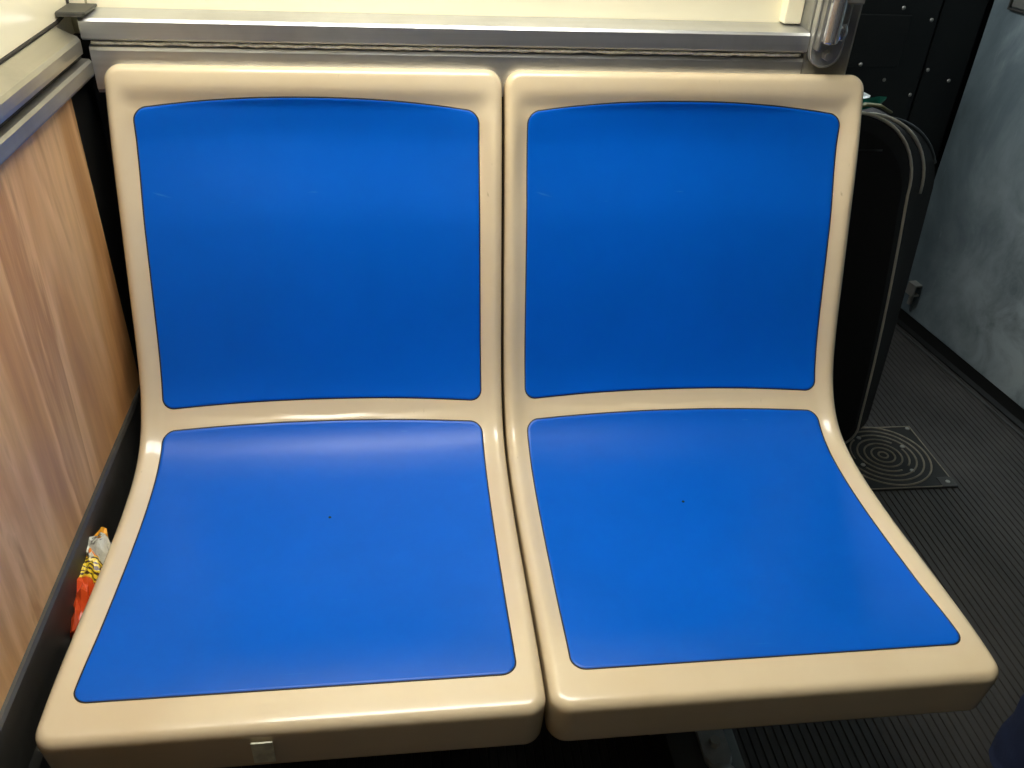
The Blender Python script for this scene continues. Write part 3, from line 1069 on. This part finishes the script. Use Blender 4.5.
# facing +Y (away from the camera), feet apart in X
body_nodes = [((0, 0, 0.95), (0.13, 0.095)), ((0, 0, 1.12), (0.12, 0.085)), ((0, 0, 1.33), (0.15, 0.095)), ((0, 0, 1.44), (0.09, 0.07)),
              ((0, 0.01, 1.50), (0.05, 0.05)), ((0, 0.02, 1.57), (0.068, 0.08)), ((0, 0.02, 1.65), (0.072, 0.09)), ((0, 0.01, 1.71), (0.045, 0.06)),
              ((-0.10, 0, 0.86), 0.085), ((-0.105, 0.01, 0.48), 0.055), ((-0.115, -0.01, 0.10), 0.032), ((-0.12, 0.13, 0.035), 0.03),
              ((0.10, 0, 0.86), 0.085), ((0.105, 0.01, 0.48), 0.055), ((0.115, -0.01, 0.10), 0.032), ((0.12, 0.13, 0.035), 0.03),
              ((-0.19, 0, 1.39), 0.05), ((-0.24, -0.02, 1.12), 0.042), ((-0.24, 0.05, 0.88), 0.03), ((-0.24, 0.07, 0.80), 0.028),
              ((0.19, 0, 1.39), 0.05), ((0.24, -0.02, 1.12), 0.042), ((0.24, 0.05, 0.88), 0.03), ((0.24, 0.07, 0.80), 0.028)]
bed = [(0, 1), (1, 2), (2, 3), (3, 4), (4, 5), (5, 6), (6, 7), (0, 8), (8, 9), (9, 10), (10, 11), (0, 12), (12, 13), (13, 14), (14, 15),
       (3, 16), (16, 17), (17, 18), (18, 19), (3, 20), (20, 21), (21, 22), (22, 23)]
for sx in (-1, 1):
    base = 19 if sx < 0 else 23
    for q, (dy, ln) in enumerate(((0.028, 0.062), (0.010, 0.072), (-0.008, 0.068), (-0.024, 0.054))):
        i = len(body_nodes)
        body_nodes.append(((sx * 0.24, 0.07 + dy, 0.765), 0.0095)); body_nodes.append(((sx * 0.235, 0.074 + dy, 0.765 - ln), 0.007))
        bed += [(base, i), (i, i + 1)]
    i = len(body_nodes)
    body_nodes.append(((sx * 0.232, 0.112, 0.785), 0.010)); body_nodes.append(((sx * 0.225, 0.130, 0.745), 0.008))
    bed += [(base, i), (i, i + 1)]
skin_obj('body', body_nodes, bed, M_SKIN, pr, 1)


def tube_leg(sx):
    rnd = random.Random(3 + sx)
    secs = [(0.030, 0.070), (0.075, 0.073), (0.10, 0.064), (0.13, 0.074), (0.16, 0.066), (0.21, 0.076), (0.30, 0.070), (0.45, 0.068), (0.60, 0.070), (0.80, 0.074), (0.95, 0.076)]
    vs_, fs = [], []
    n_ = 24
    for (z, r) in secs:
        for k in range(n_):
            an = 2 * math.pi * k / n_
            rr = r * (1 + 0.05 * math.sin(3 * an + z * 25) + rnd.uniform(-0.02, 0.02))
            cx = sx * (0.108 - 0.022 * z)
            vs_.append((cx + rr * math.cos(an) * 0.92, rr * math.sin(an) * 1.05 - 0.005, z))
    for i in range(len(secs) - 1):
        for k in range(n_):
            a = i * n_ + k; b_ = i * n_ + (k + 1) % n_
            fs.append((a, b_, b_ + n_, a + n_))
    fs.append(tuple(range(n_)))
    return vs_, fs


v1, f1 = tube_leg(-1); v2, f2 = tube_leg(1)
jo = mesh_obj('jeans', v1 + v2, f1 + [tuple(i + len(v1) for i in f) for f in f2], M_JEANS, pr)
ms = jo.modifiers.new('sub', 'SUBSURF'); ms.levels = 1; ms.render_levels = 1
# long coat
secs = [(0.255, 0.190, 0.132), (0.30, 0.190, 0.132), (0.60, 0.190, 0.132), (0.90, 0.185, 0.135), (1.10, 0.165, 0.120), (1.32, 0.200, 0.125), (1.42, 0.175, 0.110), (1.48, 0.085, 0.075)]
vs_, fs = [], []
n_ = 36
for (z, rx, ry) in secs:
    for k in range(n_):
        an = 2 * math.pi * k / n_
        f_ = 1 + (0.05 * math.sin(6 * an) * sstep(1.1, 0.3, z))
        vs_.append((rx * f_ * math.cos(an), ry * f_ * math.sin(an), z + (0.012 * math.sin(2 * an) if z < 0.3 else 0)))
for i in range(len(secs) - 1):
    for k in range(n_):
        a = i * n_ + k; b_ = i * n_ + (k + 1) % n_
        fs.append((a, b_, b_ + n_, a + n_))
co = mesh_obj('coat', vs_, fs, M_COAT, pr)
so = co.modifiers.new('solid', 'SOLIDIFY'); so.thickness = 0.006
for sx in (-1, 1):
    bm = bmesh.new()
    bm_sweep(bm, [(sx * 0.15, 0, 1.42), (sx * 0.20, 0, 1.38), (sx * 0.235, -0.015, 1.13), (sx * 0.24, 0.04, 0.92), (sx * 0.24, 0.055, 0.86)], lambda t: 0.068 - 0.02 * t, 16)
    bm_obj('coat_sleeve', bm, M_COAT, pr, True)
    bm = bmesh.new(); bmesh.ops.create_uvsphere(bm, u_segments=20, v_segments=12, radius=1.0)
    for v in bm.verts:
        v.co = Vector((sx * 0.12 + v.co.x * 0.046, 0.070 + v.co.y * 0.125, max(0.0, 0.045 + v.co.z * 0.05)))
    bm_obj('shoe', bm, M_SHOE, pr, True)
bm = bmesh.new(); bmesh.ops.create_uvsphere(bm, u_segments=24, v_segments=16, radius=1.0)
for v in bm.verts:
    v.co = Vector((v.co.x * 0.086, -0.012 + v.co.y * 0.100, 1.655 + v.co.z * 0.105 - (0.05 if v.co.y < -0.2 and v.co.z < 0 else 0)))
bm_obj('hair', bm, M_HAIR, pr, True)
for sx in (-1, 1):
    bm = bmesh.new(); bmesh.ops.create_uvsphere(bm, u_segments=12, v_segments=8, radius=0.012)
    for v in bm.verts: v.co = v.co + Vector((sx * 0.030, 0.098, 1.625))
    bm_obj('eye', bm, M_WHITE, pr, True)

# ------------------------------------------------------------------ seat lamp and added fill lights
def strip_lamp(name, x, y0, y1, wdt, strength, rgb, label, zc=ZC, deep=0.04):
    t = empty(name, (x, (y0 + y1) / 2, zc))
    tag(t, label, 'ceiling lamp')
    L = (y1 - y0) / 2
    b_ = bmesh.new()
    for s_ in (-1, 1):
        bm_box(b_, s_ * wdt / 2 - 0.012, s_ * wdt / 2 + 0.012, -L - 0.012, L + 0.012, -deep, 0.0)
        bm_box(b_, -wdt / 2, wdt / 2, s_ * L - 0.012, s_ * L + 0.012, -0.04, 0.0)
    bm_obj('housing', b_, M_HOUSING, t)
    b_ = bmesh.new(); bm_box(b_, -wdt / 2 + 0.013, wdt / 2 - 0.013, -L + 0.013, L - 0.013, -0.035, -0.01)
    bm_obj('diffuser', b_, mat_emit(name + '_light', rgb, strength), t)


strip_lamp('ceiling_lamp', -0.11, -0.32, 0.04, 0.70, LAMP_MAIN, (1.0, 0.965, 0.90), 'wide fluorescent ceiling light straight above the two seats', 1.66, 0.14)  # deep housing sides added to keep its light off the aisle floor
strip_lamp('ceiling_lamp', 0.05, -1.75, -0.75, 0.25, FILL_FRONT, (1.0, 0.96, 0.88), 'unseen fill strip added above the standing space')
wl = empty('wall_lamp', (0.62, YF + 0.0, 1.16))  # unseen light, added to brighten the door and throw the suitcase's shadow
tag(wl, 'unseen cool fill light added on the far wall above the suitcase', 'fill light')
bm = bmesh.new(); bm_box(bm, -0.11, 0.11, -0.02, 0.012, -0.055, 0.055, 0.004)
bm_obj('housing', bm, M_HOUSING, wl)
bm = bmesh.new(); bm_box(bm, -0.095, 0.095, -0.045, -0.021, -0.04, 0.04, 0.008, 3)
bm_obj('diffuser', bm, mat_emit('wall_lamp_light', (0.92, 0.98, 1.0), FILL_AISLE), wl, True, 40)
